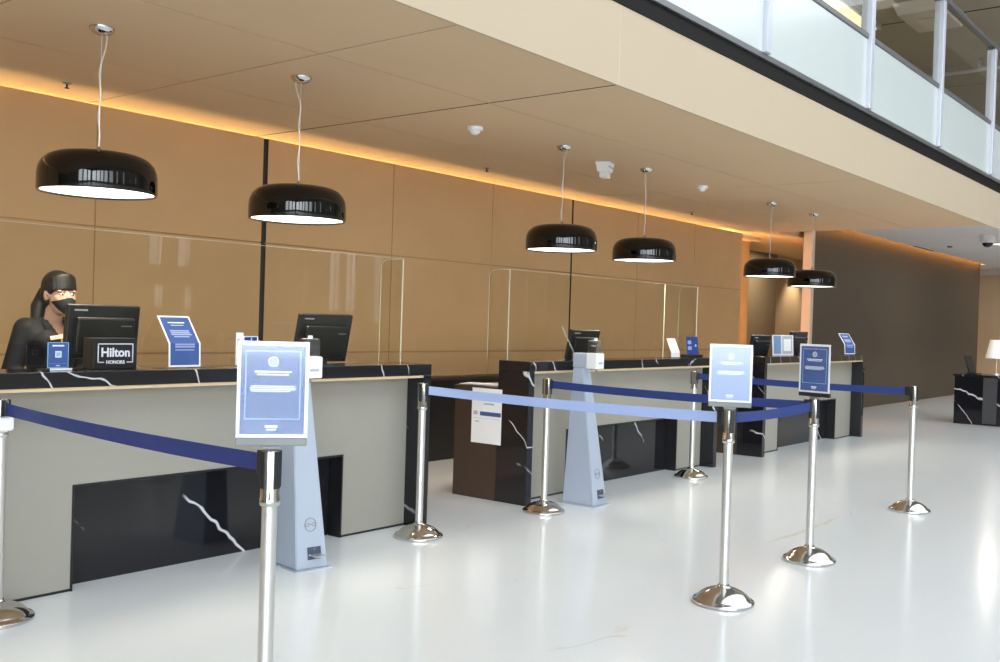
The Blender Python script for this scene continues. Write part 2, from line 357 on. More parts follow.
# fabric panelled back wall, dark reveals every third panel
seams = [(-.69, .010), (.81, .05), (2.31, .010), (3.81, .010), (5.31, .05), (6.82, .010), (8.32, .010), (9.82, .03), (11.32, .010), (12.88, .010)]
WY = 6.82
bm = grooved((-4, 14.42), (0.0, 2.856), seams, [(1.065, .016), (1.985, .010)], .005, lambda u, v, d: (u, WY+d*(4 if min(abs(u-q) for q in (.81, 5.31, 9.82)) < .03 else 1), v), dark=(.81, 5.31, 9.82))
ex = bmesh.ops.extrude_edge_only(bm, edges=[e for e in bm.edges if e.is_boundary])
for g in ex['geom']:
    if isinstance(g, bmesh.types.BMVert): g.co.y = WY+.045
struct('wall_back', bm, ['fabric', 'gap', 'fabric_groove'])
struct('wall_rear', B(-4, 7.5, 0, 16.15, 7.6, 3.2), 'fabric')
# canopy ceiling with its joints; the dark ones line up with the dark reveals of the wall
bm = grooved((-4, 14.72), (FASC_Y+.018, 7.5), [(.81, .012), (2.31, .012), (3.81, .012), (5.31, .016), (9.87, .012)], [(4.42, .010), (5.70, .008)], .005, lambda u, v, d: (u, v, CEIL+d), dark=(.81, 5.31))
ex = bmesh.ops.extrude_edge_only(bm, edges=[e for e in bm.edges if e.is_boundary])
for g in ex['geom']:
    if isinstance(g, bmesh.types.BMVert): g.co.z = CEIL+.07
struct('ceiling', bm, ['ceiling', 'seam_dark', 'seam'])
struct('ceiling_upper_slab', B(-9.5, FASC_Y+.16, 3.28, 30, 12, 3.48), 'grey_ceiling')
# fascia of the mezzanine
fs = [(x, .006) for x in (.9, 3.1, 5.3, 7.5, 9.7, 11.9, 14.1, 16.3)]
bm = grooved((-9.4, 30), (CEIL-.006, 3.375), fs, [], .0015, lambda u, v, d: (u, FASC_Y+d, v))
ex = bmesh.ops.extrude_edge_only(bm, edges=[e for e in bm.edges if e.is_boundary])
for g in ex['geom']:
    if isinstance(g, bmesh.types.BMVert): g.co.y = FASC_Y+.017
struct('trim_fascia', bm, ['fascia', 'fascia_joint', 'fascia_joint'])
struct('trim_channel', B(-9.4, FASC_Y-.01, 3.377, 30, FASC_Y+.3, 3.49), 'steel_dark')
struct('trim_channel_lip', B(-9.4, FASC_Y-.03, 3.492, 30, FASC_Y+.1, 3.533), 'alu_grey')
# amber light strips hidden in the slot over the panels
t = thing('cove_light', 'amber light strip hidden in the slot above the tan wall panels', 'light strip', (5.15, 7.44, 2.820))
obj('diffuser', B(-9.1, -.004, -.015, 9.2, 0, .004), 'led_cove', t); obj('channel', B(-9.1, .001, -.03, 9.2, .02, .02), 'alu_grey', t)
# taupe wall beyond the desks, pale end post, recess
struct('wall_taupe', B(15.83, 6.30, 0, 26.7, 6.42, 3.34), 'taupe')
struct('wall_taupe_end', B(15.72, 6.22, 0, 15.828, 6.37, 3.27), 'pale')
t = thing('wall_wash_light', 'amber light strip washing the top of the dark taupe wall', 'light strip', (21.3, 6.165, 3.22))
obj('diffuser', B(-5.4, 0, -.01, 5.38, .006, .03), 'led', t); obj('channel', B(-5.4, -.012, -.015, 5.38, -.0005, .035), 'alu_grey', t)
struct('trim_wash_slot', B(15.83, 6.151, 3.275, 26.7, 6.299, 3.34), 'pale')
t = thing('edge_light', 'upright amber light strip behind the end of the tan wall panels', 'light strip', (13.98, 6.97, .02))
obj('diffuser', B(0, -.01, .3, .02, .01, 2.8), 'led_cove', t); obj('channel', B(-.012, -.02, 0, -.0005, .02, 2.82), 'alu_grey', t)
struct('wall_recess', B(14.2, 8.6, 0, 26, 8.7, 3.25), 'tan_wall')
struct('trim_recess_panel', B(16.2, 8.42, 0, 19.45, 8.598, 2.9), 'upper_wall')
struct('trim_recess_head', B(14.73, 7.1, 2.84, 15.70, 7.3, 3.25), 'ceiling')
struct('ceiling_recess', B(14.73, 6.46, 2.90, 26, 8.59, 3.02), 'ceiling')
struct('ceiling_far', B(14.75, FASC_Y+.15, 3.13, 29.8, 6.15, 3.27), 'grey_ceiling')
struct('ceiling_far_corner', B(26.72, 6.16, 3.13, 29.8, 9, 3.27), 'grey_ceiling')
struct('wall_far', B(28.6, FASC_Y-8, 0, 28.8, 9, 3.15), 'tan_wall')
struct('trim_cornice', B(28.45, FASC_Y+.16, 2.98, 28.595, 8.5, 3.128), 'pale')
struct('baseboard_far', B(28.57, -4, 0, 28.598, 8.5, .12), 'pale')
# atrium shell behind the viewer: tall windows in the street wall and a skylight
def west():
    ys = [YF-.25, -8.4, -6.2, -5.6, -3.4, -2.8, -.8, 12]; zs = [0, .6, 6.2, ROOF_Z]
    bm = bmesh.new(); V = [[bm.verts.new((X0, y, z)) for z in zs] for y in ys]
    for i in range(len(ys)-1):
        for j in range(3):
            if j == 1 and i in (1, 3, 5): continue
            bm.faces.new((V[i][j], V[i+1][j], V[i+1][j+1], V[i][j+1]))
    ex = bmesh.ops.extrude_face_region(bm, geom=bm.faces[:])
    for v in ex['geom']:
        if isinstance(v, bmesh.types.BMVert): v.co.x -= .25
    struct('wall_west', bm, 'wall_grey')
    for k in (1, 3, 5):
        y0, y1 = ys[k], ys[k+1]; bm = bmesh.new(); w = .05
        fy = [y0, y0+w, y1-w, y1]; fz = [.6, .65, 1.9, 1.95, 3.2, 3.25, 4.7, 4.75, 6.15, 6.2]
        V = [[bm.verts.new((X0-.14, y, z)) for z in fz] for y in fy]
        for i in range(3):
            for j in range(len(fz)-1):
                if i == 1 and j % 2 == 1: continue
                bm.faces.new((V[i][j], V[i+1][j], V[i+1][j+1], V[i][j+1]))
        ex = bmesh.ops.extrude_face_region(bm, geom=bm.faces[:])
        for v in ex['geom']:
            if isinstance(v, bmesh.types.BMVert): v.co.x += .08
        struct('window_%d' % (30+k), bm, 'alu')
        portal('window_daylight', (X0-.16, (y0+y1)/2, 3.4), (PI/2, 0, PI/2), y1-y0, 5.6)
west()
def facade():
    xs = sorted({X0-.2, X1} | {w[i] for w in WINDOWS for i in (0, 1)}); zs = sorted({0, ROOF_Z} | {w[i] for w in WINDOWS for i in (2, 3)})
    bm = bmesh.new(); V = [[bm.verts.new((x, YF, z)) for z in zs] for x in xs]
    for i in range(len(xs)-1):
        for j in range(len(zs)-1):
            mx, mz = (xs[i]+xs[i+1])/2, (zs[j]+zs[j+1])/2
            if any(w[0] < mx < w[1] and w[2] < mz < w[3] for w in WINDOWS): continue
            bm.faces.new((V[i][j], V[i+1][j], V[i+1][j+1], V[i][j+1]))
    ex = bmesh.ops.extrude_face_region(bm, geom=bm.faces[:])
    for v in ex['geom']:
        if isinstance(v, bmesh.types.BMVert): v.co.y -= .25
    struct('wall_street', bm, 'wall_grey')
    for k, (a, b, z0, z1) in enumerate(WINDOWS):
        big = b-a > .6; w = .05 if big else .02; y0, y1 = YF-.14, YF-.06
        bm = bmesh.new(); fx = [a, a+w, b-w, b]; mids = (1.9, 3.2, 4.7) if big else ()
        fz = sorted([z0, z0+w, z1-w, z1]+[m for q in mids for m in (q, q+w)])
        V = [[bm.verts.new((x, y0, z)) for z in fz] for x in fx]
        for i in range(3):
            for j in range(len(fz)-1):
                if i == 1 and j % 2 == 1: continue
                bm.faces.new((V[i][j], V[i+1][j], V[i+1][j+1], V[i][j+1]))
        ex = bmesh.ops.extrude_face_region(bm, geom=bm.faces[:])
        for v in ex['geom']:
            if isinstance(v, bmesh.types.BMVert): v.co.y = y1
        struct('window_%d' % (k+1), bm, 'alu')
        if big: portal('window_daylight', ((a+b)/2, YF-.16, (z0+z1)/2), (PI/2, 0, PI), b-a, z1-z0)
facade()
def roof():
    bm = bmesh.new()
    xs = [X0-.2, sx0, sx1, X1]; ys = [YF-.25, sy0, sy1, 12.2]
    V = [[bm.verts.new((x, y, ROOF_Z)) for y in ys] for x in xs]
    for i in range(3):
        for j in range(3):
            if i == 1 and j == 1: continue
            bm.faces.new((V[i][j], V[i+1][j], V[i+1][j+1], V[i][j+1]))
    ex = bmesh.ops.extrude_face_region(bm, geom=bm.faces[:])
    for v in ex['geom']:
        if isinstance(v, bmesh.types.BMVert): v.co.z += .2
    struct('ceiling_atrium', bm, 'wall_grey')
roof()
struct('wall_end', B(X1, YF-.2, 0, X1+.2, 12.2, ROOF_Z), 'wall_grey')
struct('wall_north', B(X0, 12, 0, X1, 12.2, ROOF_Z), 'wall_grey')
# upper floor seen through the balcony screen
UC = 6.05
bm = grooved((2, 29.9), (FASC_Y-1.3, 11.9), [(10.4, .03), (12.9, .03), (15.45, .05), (20, .03)], [(6.2, .03)], .02, lambda u, v, d: (u, v, UC+d), dark=(10.4, 12.9, 15.45, 20))
ex = bmesh.ops.extrude_edge_only(bm, edges=[e for e in bm.edges if e.is_boundary])
for g in ex['geom']:
    if isinstance(g, bmesh.types.BMVert): g.co.z = UC+.3
struct('ceiling_upper', bm, ['upper_ceiling', 'gap', 'upper_wall'])
struct('wall_upper', B(2, 9.2, 3.49, 29.9, 9.3, UC), 'upper_wall')
struct('floor_upper', B(2, FASC_Y+.31, 3.49, 29.9, 9.19, 3.53), 'tan_wall')

# ================================================================== BALCONY SCREEN
def balcony():
    t = thing('balcony_screen', 'glazed mezzanine balcony screen with white lower panels and pale posts', 'balcony screen', (0, FASC_Y, 3.534))
    posts = [2.69, 5.02, 7.36, 9.70, 12.06, 14.48, 16.9]
    for i, x in enumerate(posts):
        o = obj('post', B(x-.045, -.06, .001, x+.045, .05, 1.66, .006), 'alu', t)
        obj('post_cap', B(x-.05, -.066, 1.661, x+.05, .056, 1.685, .004), 'alu_grey', o)
    for a, b in zip(posts, posts[1:]):
        obj('lower_panel', B(a+.047, -.02, .002, b-.047, .012, .66, .004), 'spandrel', t)
        obj('clear_pane', B(a+.047, -.008, .712, b-.047, .004, 1.66), 'pane', t)
        obj('middle_rail', B(a+.047, -.035, .662, b-.047, .03, .71, .006), 'alu_grey', t)
    obj('top_rail', B(posts[0]-.05, -.045, 1.687, posts[-1]+.05, .045, 1.735, .008), 'alu_grey', t)
balcony()
t = thing('ceiling_light_box', 'square pale light box on the upper floor ceiling behind glass', 'ceiling light', (15.1, 4.35, UC-.16))
obj('housing', frustum(bmesh.new(), (-.5, -.3, .5, .3), (-.58, -.36, .58, .36), 0, .158), 'pale', t)
o = obj('conduit', T([(18.2, 2.3, UC-.001), (18.2, 2.3, 5.93), (18.25, 2.4, 5.90), (18.38, 5.0, 5.90), (18.5, 9.19, 5.90)], .03, 10), 'alu', smooth='all')
tag(o, 'thin white pipe crossing behind the upper balcony glass', 'pipe')
struct('column_upper', B(15.1, 5.52, 3.531, 15.6, 6.0, UC-.001), 'pale')
t = thing('soffit_light', 'bright warm light slot behind the balcony glass', 'light strip', (13.1, 5.30, UC-.1))
obj('diffuser', B(-1.6, -.12, .0, 2.2, .12, .02), 'led_white', t); obj('trim', B(-1.7, -.16, .021, 2.3, .16, .099), 'alu', t)

# ================================================================== FRONT DESKS
DY = 4.70                                    # face of the cream panel
def desk(x0, x1, n0, n1, label, side_left=True):
    t = thing('front_desk', label, 'reception desk', (x0, 0, 0), 0, 'marble and cream front desks')
    Wd = x1-x0; a, b = n0-x0, n1-x0
    e = .07; nh = .525
    top = obj('worktop', B(0, 4.55, 1.018, Wd, 4.85, 1.092, .003), 'marble_top', t)
    for xa, xb in ((0, e), (Wd-e, Wd)):
        obj('end_panel', B(xa, 4.552, 0, xb, 4.85, 1.017, .003), 'marble', t)
    # cream front with its plinth opening: one plate with a notch, set on a dark foot line
    bm = bmesh.new()
    prism(bm, [(e+.001, .014), (a, .014), (a, nh), (b, nh), (b, .014), (Wd-e-.001, .014), (Wd-e-.001, .990), (e+.001, .990)], DY, DY+.04)
    fp = obj('front_panel', bm, 'cream', t)
    obj('foot_line', B(e+.001, DY+.002, 0, a-.004, DY+.038, .0135), 'black', fp); obj('foot_line', B(b+.004, DY+.002, 0, Wd-e-.001, DY+.038, .0135), 'black', fp)
    obj('top_trim', B(e+.001, 4.556, 1.002, Wd-e-.001, DY+.05, 1.0172), 'oak', t)
    bm = bmesh.new()                         # lining of the opening
    box(bm, a, DY-.004, nh-.012, b, DY+.11, nh-.0005)
    box(bm, a, DY-.004, 0, a+.012, DY+.11, nh-.012); box(bm, b-.012, DY-.004, 0, b, DY+.11, nh-.012)
    obj('plinth_lining', bm, 'black', t)
    obj('plinth_panel', B(a+.013, DY+.112, 0, b-.013, DY+.135, nh-.013), 'marble', t)
    obj('carcass', B(e+.001, 4.845, 0, Wd-e-.001, 4.849, 1.017), 'espresso', t)
    # staff side: lower desk with brown end panels
    bm = bmesh.new(); obj('staff_worktop', B(0, 4.851, .845, Wd, 5.30, .876, .002), 'espresso', t)
    obj('side_panel', B(0, 4.851, 0, .04, 5.285, .844), 'espresso', t); obj('side_panel', B(Wd-.04, 4.851, 0, Wd, 5.285, .844), 'espresso', t)
    return t
D1 = desk(1.68, 4.96, 2.545, 4.325, 'black marble and cream front desk where the masked receptionist stands')
D2 = desk(6.05, 9.20, 6.77, 8.64, 'black marble and cream front desk with a white notice taped to its end')
D3 = desk(10.28, 13.45, 11.02, 12.83, 'black marble and cream front desk farthest along, next to the dark taupe wall')

def screen(x0, x1, label, joints, notch=None):
    t = thing('glass_screen', label, 'glass screen', (x0, 4.80, 1.0935), 0, 'clear protective screens on the desks')
    Wd = x1-x0; h = .70
    edges = [0]+[j-x0 for j in joints]+[Wd]
    for i, (a, b) in enumerate(zip(edges, edges[1:])):
        bm = bmesh.new()
        if notch and a <= notch[0]-x0 < b:
            p, q = notch[0]-x0, notch[1]-x0
            prism(bm, [(a+.002, 0), (p, 0), (p, .12), (q, .12), (q, 0), (b-.002, 0), (b-.002, h), (a+.002, h)], -.004, .004)
        else: box(bm, a+.002, -.004, 0, b-.002, .004, h)
        obj('front_pane', bm, 'glass', t)
    for x in edges: obj('edge_highlight', B(x-.0022, -.0045, 0, x+.0022, .0045, h), 'glass_edge_glint', t)  # thin pale strips stand for the bright highlight on the edges
    obj('edge_highlight', B(.002, -.0042, h+.0002, Wd-.002, .0042, h+.0022), 'glass_edge_glint', t)
    for x in (0, Wd):
        pts = [(.006, 0), (.20, 0), (.20, h-.06)]+[(.14+.06*math.cos(a), h-.06+.06*math.sin(a)) for a in (.4, .8, 1.2)]+[(.14, h), (.006, h)]
        s = -1 if x else 1
        obj('side_pane', prism_x(bmesh.new(), pts, x-.004 if not x else x-.012, x+.004 if not x else x-.004), 'glass', t)
        arc = [(.20, 0), (.20, h-.06)]+[(.14+.06*math.cos(a), h-.06+.06*math.sin(a)) for a in (.4, .8, 1.2)]+[(.14, h), (.006, h)]
        obj('edge_highlight', T([((0 if not x else x-.008), y+.001, z) for y, z in arc], .0022, 6), 'glass_edge_glint', t)
        obj('clip', B(x-.02 if not x else x-.03, -.03, 0, x+.012 if not x else x, -.006, .07, .003), 'acrylic', t)
    return t
screen(1.76, 4.915, 'clear screen with a pass-through slot on the desk of the masked receptionist', [], (2.02, 2.35))
screen(6.09, 9.16, 'clear screen on the desk whose end carries a white notice', [8.50])
t = thing('credenza', 'low black cabinet against the tan wall between the desks', 'cabinet', (8.0, 6.815, 0))
obj('body', B(-2.3, -.20, 0, 2.2, 0, .79, .003), 'black', t); obj('top', B(-2.32, -.22, .791, 2.22, 0, .82, .003), 'espresso', t)

# ================================================================== PENDANTS
def pendant(label, x, y, z, kink):
    t = thing('pendant_lamp', label, 'pendant lamp', (x, y, z), 0, 'black dome pendants over the desks')
    prof = [(.285, .004), (.299, 0), (.302, .008), (.302, .085), (.298, .120), (.284, .155), (.258, .184), (.220, .203), (.17, .212), (.10, .216), (.012, .217), (.012, .210), (.10, .209), (.17, .205), (.216, .196), (.252, .178), (.277, .151), (.290, .12), (.293, .085), (.293, .02), (.285, .018)]
    sh = obj('shade', LA(prof, 64, closed=True), 'black_gloss', t, smooth=True)
    obj('diffuser', LA([(0, .010), (.284, .010), (.284, .016), (0, .016)], 48), 'glow', sh)
    obj('cable_grip', LA([(0, .218), (.014, .218), (.014, .235), (.006, .25), (0, .25)], 16), 'chrome', sh, smooth=True)
    top = CEIL-z
    obj('canopy', LA([(0, top-.042), (.022, top-.042), (.052, top-.03), (.064, top-.012), (.066, top-.0005), (0, top-.0005)], 32), 'chrome', t, smooth=True)
    obj('suspension_wire', T([(0, 0, .25), (0, 0, top-.04)], .0016, 6), 'brushed', t)
    pts = []
    s, amp = kink
    for i in range(25):
        f = i/24; zz = .24+(top-.03-.24)*f
        off = amp*math.exp(-((f-1.0)/.16)**2) + .006*math.sin(f*17+s) 
        pts.append((off*.8, -off*.5+.004, zz))
    obj('power_cord', T(pts, .0045, 8), 'cord', t, smooth='all')
    l = bpy.data.lights.new('pendant_bulb', 'AREA'); l.shape = 'DISK'; l.size = .5; l.energy = 9; l.spread = math.radians(125); l.color = (1, .90, .76)
    lo = bpy.data.objects.new('pendant_bulb', l); C.objects.link(lo); lo.location = (0, 0, .004); lo.parent = t
    return t
PL = [(2.821, 5.03, 2.005, .035, 'black pendant lamp above the masked receptionist'),
      (4.119, 4.96, 1.985, -.03, 'black pendant lamp above the sanitizer stand by the first desk, second in the row'),
      (6.949, 4.935, 2.004, .025, 'third black pendant lamp in the row, before the narrow dark gap in the wall'),
      (8.331, 4.946, 2.006, -.02, 'black pendant lamp fourth in the row, before the ceiling smoke detector'),
      (11.245, 4.96, 2.01, .02, 'black pendant lamp fifth in the row, overlapping the tan recess'),
      (12.526, 4.95, 1.95, -.015, 'black pendant lamp last in the row, before the dark taupe wall')]
for k, (x, y, z, amp, lb) in enumerate(PL): pendant(lb, x, y, z, (k*1.3, amp))

# ================================================================== STANCHIONS AND BELTS
HT = .985
def stanchion(label, x, y, rz=0):
    t = thing('stanchion', label, 'stanchion', (x, y, 0), rz, 'brushed steel queue posts')
    obj('base', LA([(0, 0), (.150, 0), (.156, .006), (.156, .016), (.150, .023), (.138, .026), (.132, .032), (.118, .048), (.094, .064), (.066, .076), (.040, .083), (.030, .090), (.0265, .10), (.0, .10)], 48), 'chrome', t, smooth=True)
    obj('pole', LA([(0, .095), (.0235, .095), (.0235, .825), (0, .825)], 28), 'brushed', t, smooth=True)
    h = obj('head', LA([(0, .815), (.029, .815), (.032, .820), (.032, .834), (.0295, .838), (.0295, HT-.008), (.0265, HT), (0, HT)], 32), 'chrome', t, smooth=True)
    for k in range(4):
        a = k*PI/2+PI/4
        bm = B(-.011, -.035, .868, .011, -.0285, HT-.004, .002)
        bmesh.ops.rotate(bm, verts=bm.verts[:], cent=(0, 0, 0), matrix=Matrix.Rotation(a, 3, 'Z'))
        obj('belt_slot', bm, 'plastic_dark', h)
    return t
P = {1: (2.092, 4.485), 2: (1.955, 2.445), 3: (4.693, 4.375), 4: (5.977, 4.327), 5: (8.371, 4.391), 6: (4.702, 2.263), 7: (5.934, 2.302), 8: (8.194, 2.385)}
SL = {1: 'steel queue post cut by the frame edge in front of the masked receptionist', 2: 'steel queue post nearest the camera, carrying the large framed notice',
      3: 'steel queue post at the end of the first desk, holding the pale belt', 4: 'steel queue post between the brown desk end and the second sanitizer stand',
      5: 'steel queue post in front of the second desk, half hidden behind the white notice', 6: 'steel queue post carrying the whitish reflecting notice, pale belt clipped on',
      7: 'steel queue post carrying the deep blue notice, two belts meeting', 8: 'steel queue post standing alone nearest the dark taupe wall'}
for k in P: stanchion(SL[k], P[k][0], P[k][1], math.radians(20+13*k))
def belt(a, b, label, m, sag=.012, clip_side=1):
    A, Bv = Vector((*P[a], 0)), Vector((*P[b], 0)); d = (Bv-A); Ln = d.length; rz = math.atan2(d.y, d.x)
    t = thing('retractable_belt', label, 'queue belt', (A.x, A.y, 0), rz, 'belts of the queue line')
    bm = bmesh.new(); n = 16; q = []
    x0, x1 = .040, Ln-.040
    for i in range(n+1):
        f = i/n; x = x0+(x1-x0)*f; dz = -sag*4*f*(1-f); tw = .004*math.sin(f*PI*2)
        q.append([bm.verts.new(v) for v in ((x, -.001+tw, .914+dz), (x, .001+tw, .914+dz), (x, .001-tw, .968+dz), (x, -.001-tw, .968+dz))])
    for r, s in zip(q, q[1:]):
        for i in range(4): bm.faces.new((r[i], r[(i+1) % 4], s[(i+1) % 4], s[i]))
    bm.faces.new(q[0]); bm.faces.new(q[-1])
    obj('webbing', bm, m, t)
    obj('end_clip', B(Ln-.065, -.008, .905, Ln-.0362, .008, .977, .003), 'plastic_dark', t)
    obj('end_clip', B(.0362, -.007, .908, .050, .007, .974, .003), 'plastic_dark', t)
belt(1, 2, 'navy belt slanting in front of the masked receptionist desk', 'belt')
belt(3, 6, 'pale blue belt running past the taped notice to the whitish sign', 'belt_pale')
belt(4, 7, 'navy belt running in front of the second sanitizer stand to the deep blue sign', 'belt')
belt(5, 8, 'navy belt crossing in front of the farthest desk', 'belt')
belt(6, 7, 'short navy belt joining the posts of the whitish and deep blue signs', 'belt')

# ------------------------------------------------------------------ framed notices on posts
def emblem(parent, x, y, z, r, m='print_text'):
    o = obj('emblem', ring_mesh(r*.72, r, -.0006, 0), m, parent, (x, y, z))
    obj('emblem_core', ring_mesh(r*.25, r*.45, -.0006, 0), m, o)
    return o
def notice(k, label, rz, print_m, text_m, w=.212, wide=True):
    x, y = P[k]
    t = thing('sign_holder', label, 'sign', (x, y, HT), rz, None)
    obj('bracket', B(-.03, -.012, .0005, .03, .012, .012, .002), 'plastic_grey', t)
    obj('bottom_bar', B(-w/2, -.014, .012, w/2, .010, .036, .003), 'plastic_grey' if k != 7 else 'plastic_dark', t)
    c = [(0, 0, 1, 1, 0), (.05, .035, .95, .955, 1), (.08, .045, .92, .95, 1)]
    fr = [(.11, .19, .89, .20, 3), (.11, .895, .89, .905, 3), (.11, .19, .125, .905, 3), (.875, .19, .89, .905, 3)]
    txt = [(.24, .675, .76, .695, 2), (.28, .648, .72, .664, 2), (.2, .53, .8, .542, 2), (.18, .512, .82, .524, 2), (.18, .494, .82, .506, 2), (.2, .476, .74, .488, 2), (.4, .10, .58, .13, 2), (.42, .075, .56, .09, 2)]
    s = sheet('printed_notice', w, .292, c+fr+txt, ['paper', print_m, text_m, 'print_light'], t, (0, -.012, .037))
    emblem(s, 0, -.0002, .292*.79, .016, text_m)
    obj('cover', B(-w/2, -.0165, .037, w/2, -.0145, .330), 'sleeve', t)
    return t
def face_cam(k, off=0): return math.atan2(-P[k][1], -P[k][0])+PI/2+math.radians(off)
notice(2, 'large framed blue notice on the queue post nearest the camera', face_cam(2), 'print', 'print_text')
notice(6, 'framed notice washed out white by reflections on the middle queue post', face_cam(6), 'print_pale_glare', 'print_text')  # paler print colour stands in for glare on the sleeve
notice(7, 'deep blue framed notice on the queue post where two navy belts meet', face_cam(7, -34), 'print', 'print_text')

# ================================================================== SANITIZER STANDS
def sanitizer(label, x, y, rz, group='foot operated sanitizer stands'):
    t = thing('sanitizer_stand', label, 'sanitizer stand', (x, y, 0), rz, group)   # origin at the middle of the front foot edge
    bm = frustum(bmesh.new(), (-.10, 0, .10, .28), (-.055, .16, .055, .25), .006, 1.05)
    bmesh.ops.bevel(bm, geom=bm.edges[:], offset=.005, segments=2, affect='EDGES')
    col = obj('column', bm, 'powder', t)
    obj('foot_plate', B(-.115, -.02, 0, .115, .29, .0055, .001), 'powder', t)
    # emblem on the sloping face
    sl = math.atan2(.16, 1.044)
    def on_face(z): return .16*(z-.006)/1.044-.0015
    e = obj('emblem', ring_mesh(.034, .038, -.0008, .0012), 'plastic_grey', t, (0.004, on_face(.24), .24), (-sl, 0, 0))
    bm = bmesh.new()
    for a in (0, 1): 
        for i in range(3):
            bx = -.02+.04*a; r = .011-.004*(i % 2)
        tube(bm, [(bx+.011*math.cos(k*PI/5), 0, .009*math.sin(k*PI/5)) for k in range(11)], .0016, 6)
    tube(bm, [(-.01, 0, 0), (.01, 0, .004)], .0016, 6)
    obj('emblem_core', bm, 'plastic_grey', e)
    pl = obj('pedal_plate', B(-.038, -.004, -.032, .048, .0, .035, .001), 'pedal', t, (.012, on_face(.085), .085), (-sl, 0, 0))
    for bx, bz in ((-.028, -.005), (.038, -.005), (.005, .024)):
        bm = LA([(0, 0), (.005, 0), (.004, .003), (0, .0035)], 12); bmesh.ops.rotate(bm, verts=bm.verts[:], cent=(0, 0, 0), matrix=Matrix.Rotation(PI/2, 3, 'X'))
        obj('bolt', bm, 'chrome', pl, (bx, -.004, bz))
    bm = bmesh.new(); prism_x(bm, [(-.004, -.012), (-.055, -.022), (-.06, -.018), (-.06, -.014), (-.004, -.004)], -.02, .042)
    obj('pedal', bm, 'brushed', pl)
    neck = obj('neck', B(-.052, .135, 1.051, .052, .255, 1.165, .006), 'powder', t)
    hd = obj('dispenser_head', B(-.055, .035, 1.047, .055, .134, 1.167, .008), 'white', t)
    obj('label_plate', B(-.03, .0335, 1.085, .03, .0348, 1.10), 'print_grey', hd)
    obj('nozzle', LA([(0, 1.02), (.006, 1.02), (.010, 1.046), (0, 1.046)], 14, cy=.07), 'plastic_grey', hd, smooth=True)
    b = obj('bottle', B(-.045, .045, 1.1685, .045, .13, 1.265, .012, 3), 'frosted', t)
    obj('liquid', B(-.040, .05, 1.172, .040, .125, 1.225, .008), 'acrylic', b)
    obj('bottle_cap', LA([(0, 1.266), (.014, 1.266), (.014, 1.282), (0, 1.282)], 16, cy=.085), 'white', b, smooth=True)
    return t
sanitizer('grey blue sanitizer stand partly hidden behind the large framed blue notice', 3.672, 4.212, math.radians(-8))
sanitizer('grey blue sanitizer stand in front of the second desk, seen in full', 6.512, 4.182, math.radians(2))
# white tray clamped to the first post
t = thing('clamp_tray', 'white plastic tray clamped to the queue post cut by the frame edge', 'tray', (2.092, 4.485, .82))
obj('tray', B(-.24, -.10, .03, .012, -.037, .09, .012, 3), 'white', t)
obj('clamp', B(-.045, -.0365, .018, .010, -.0325, .085, .001), 'white', t)

# ================================================================== COUNTER THINGS
ZT = 1.0925
def bend_of(s0, ang): 
    def f(s):
        if s <= s0: return (s*math.sin(.05), s)
        return (s0*math.sin(.05)+(s-s0)*math.sin(ang), s0+(s-s0)*math.cos(ang))
    return f
def leaning_sign(label, x, y, rz, w, h, s0, ang, cells, mats, foot=True, group='leaning acrylic signs on the desks'):
    t = thing('leaning_sign', label, 'sign', (x, y, ZT), rz, group)
    sheet('printed_notice', w, h, cells, mats, t, (0, 0, .006), bend=bend_of(s0, ang), cuts=(s0/h,), t=.002)
    sheet('acrylic_back', w+.004, h+.003, [(0, 0, 1, 1, 0)], ['acrylic'], t, (0, .0035, .006), bend=bend_of(s0, ang), cuts=(s0/(h+.003),), t=.003)
    if foot: obj('foot', B(-w/2-.05, -.012, 0.0005, w/2+.07, .085, .006, .001), 'acrylic', t)
    return t
txt_a = [(0, 0, 1, 1, 0), (.05, .03, .95, .97, 1), (.24, .84, .76, .865, 2), (.30, .79, .7, .80, 2), (.2, .66, .8, .69, 3), (.2, .62, .8, .65, 3), (.2, .58, .84, .61, 3), (.26, .535, .74, .56, 3),
         (.2, .37, .82, .40, 3), (.2, .33, .82, .36, 3), (.2, .28, .8, .30, 3)]
leaning_sign('white bordered blue notice leaning beside the black box sign on the first desk', 3.135, 4.66, 0, .195, .31, .125, .68, txt_a, ['paper', 'print', 'print_text', 'print_line'])
leaning_sign('dark notice seen edge-on, leaning next to the second sanitizer stand', 6.70, 4.60, math.radians(33), .20, .29, .07, .45, [(0, 0, 1, 1, 0), (.06, .04, .94, .96, 1)], ['plastic_grey', 'plastic_grey'])
leaning_sign('small plain white notice leaning on the second desk', 8.53, 4.68, 0, .165, .19, .05, .42, [(0, 0, 1, 1, 0), (.2, .6, .8, .62, 1), (.2, .5, .8, .52, 1), (.2, .4, .7, .42, 1)], ['paper', 'print_grey'])
leaning_sign('white bordered blue notice leaning on the desk beside the dark taupe wall', 13.18, 4.66, math.radians(-18), .21, .30, .12, .62, txt_a, ['paper', 'print', 'print_text', 'print_line'])

t = thing('table_sign', 'small upright blue card in a clear holder before the masked receptionist', 'sign', (2.445, 4.68, ZT), 0)
sheet('printed_card', .105, .122, [(0, 0, 1, 1, 0), (.03, .02, .97, .98, 1), (.22, .84, .78, .90, 2), (.36, .40, .66, .66, 2), (.41, .45, .61, .61, 3), (.05, .16, .95, .165, 3), (.4, .07, .6, .10, 2)], ['print_light', 'print', 'print_text', 'print_light'], t, (0, 0, .012), t=.002)
obj('holder_base', B(-.085, -.03, .0005, .08, .035, .0115, .002), 'acrylic', t)
obj('base_strip', B(-.055, -.032, .001, .055, -.0305, .011), 'white', t)
obj('holder_back', B(-.055, .003, .012, .055, .0055, .137), 'acrylic', t)

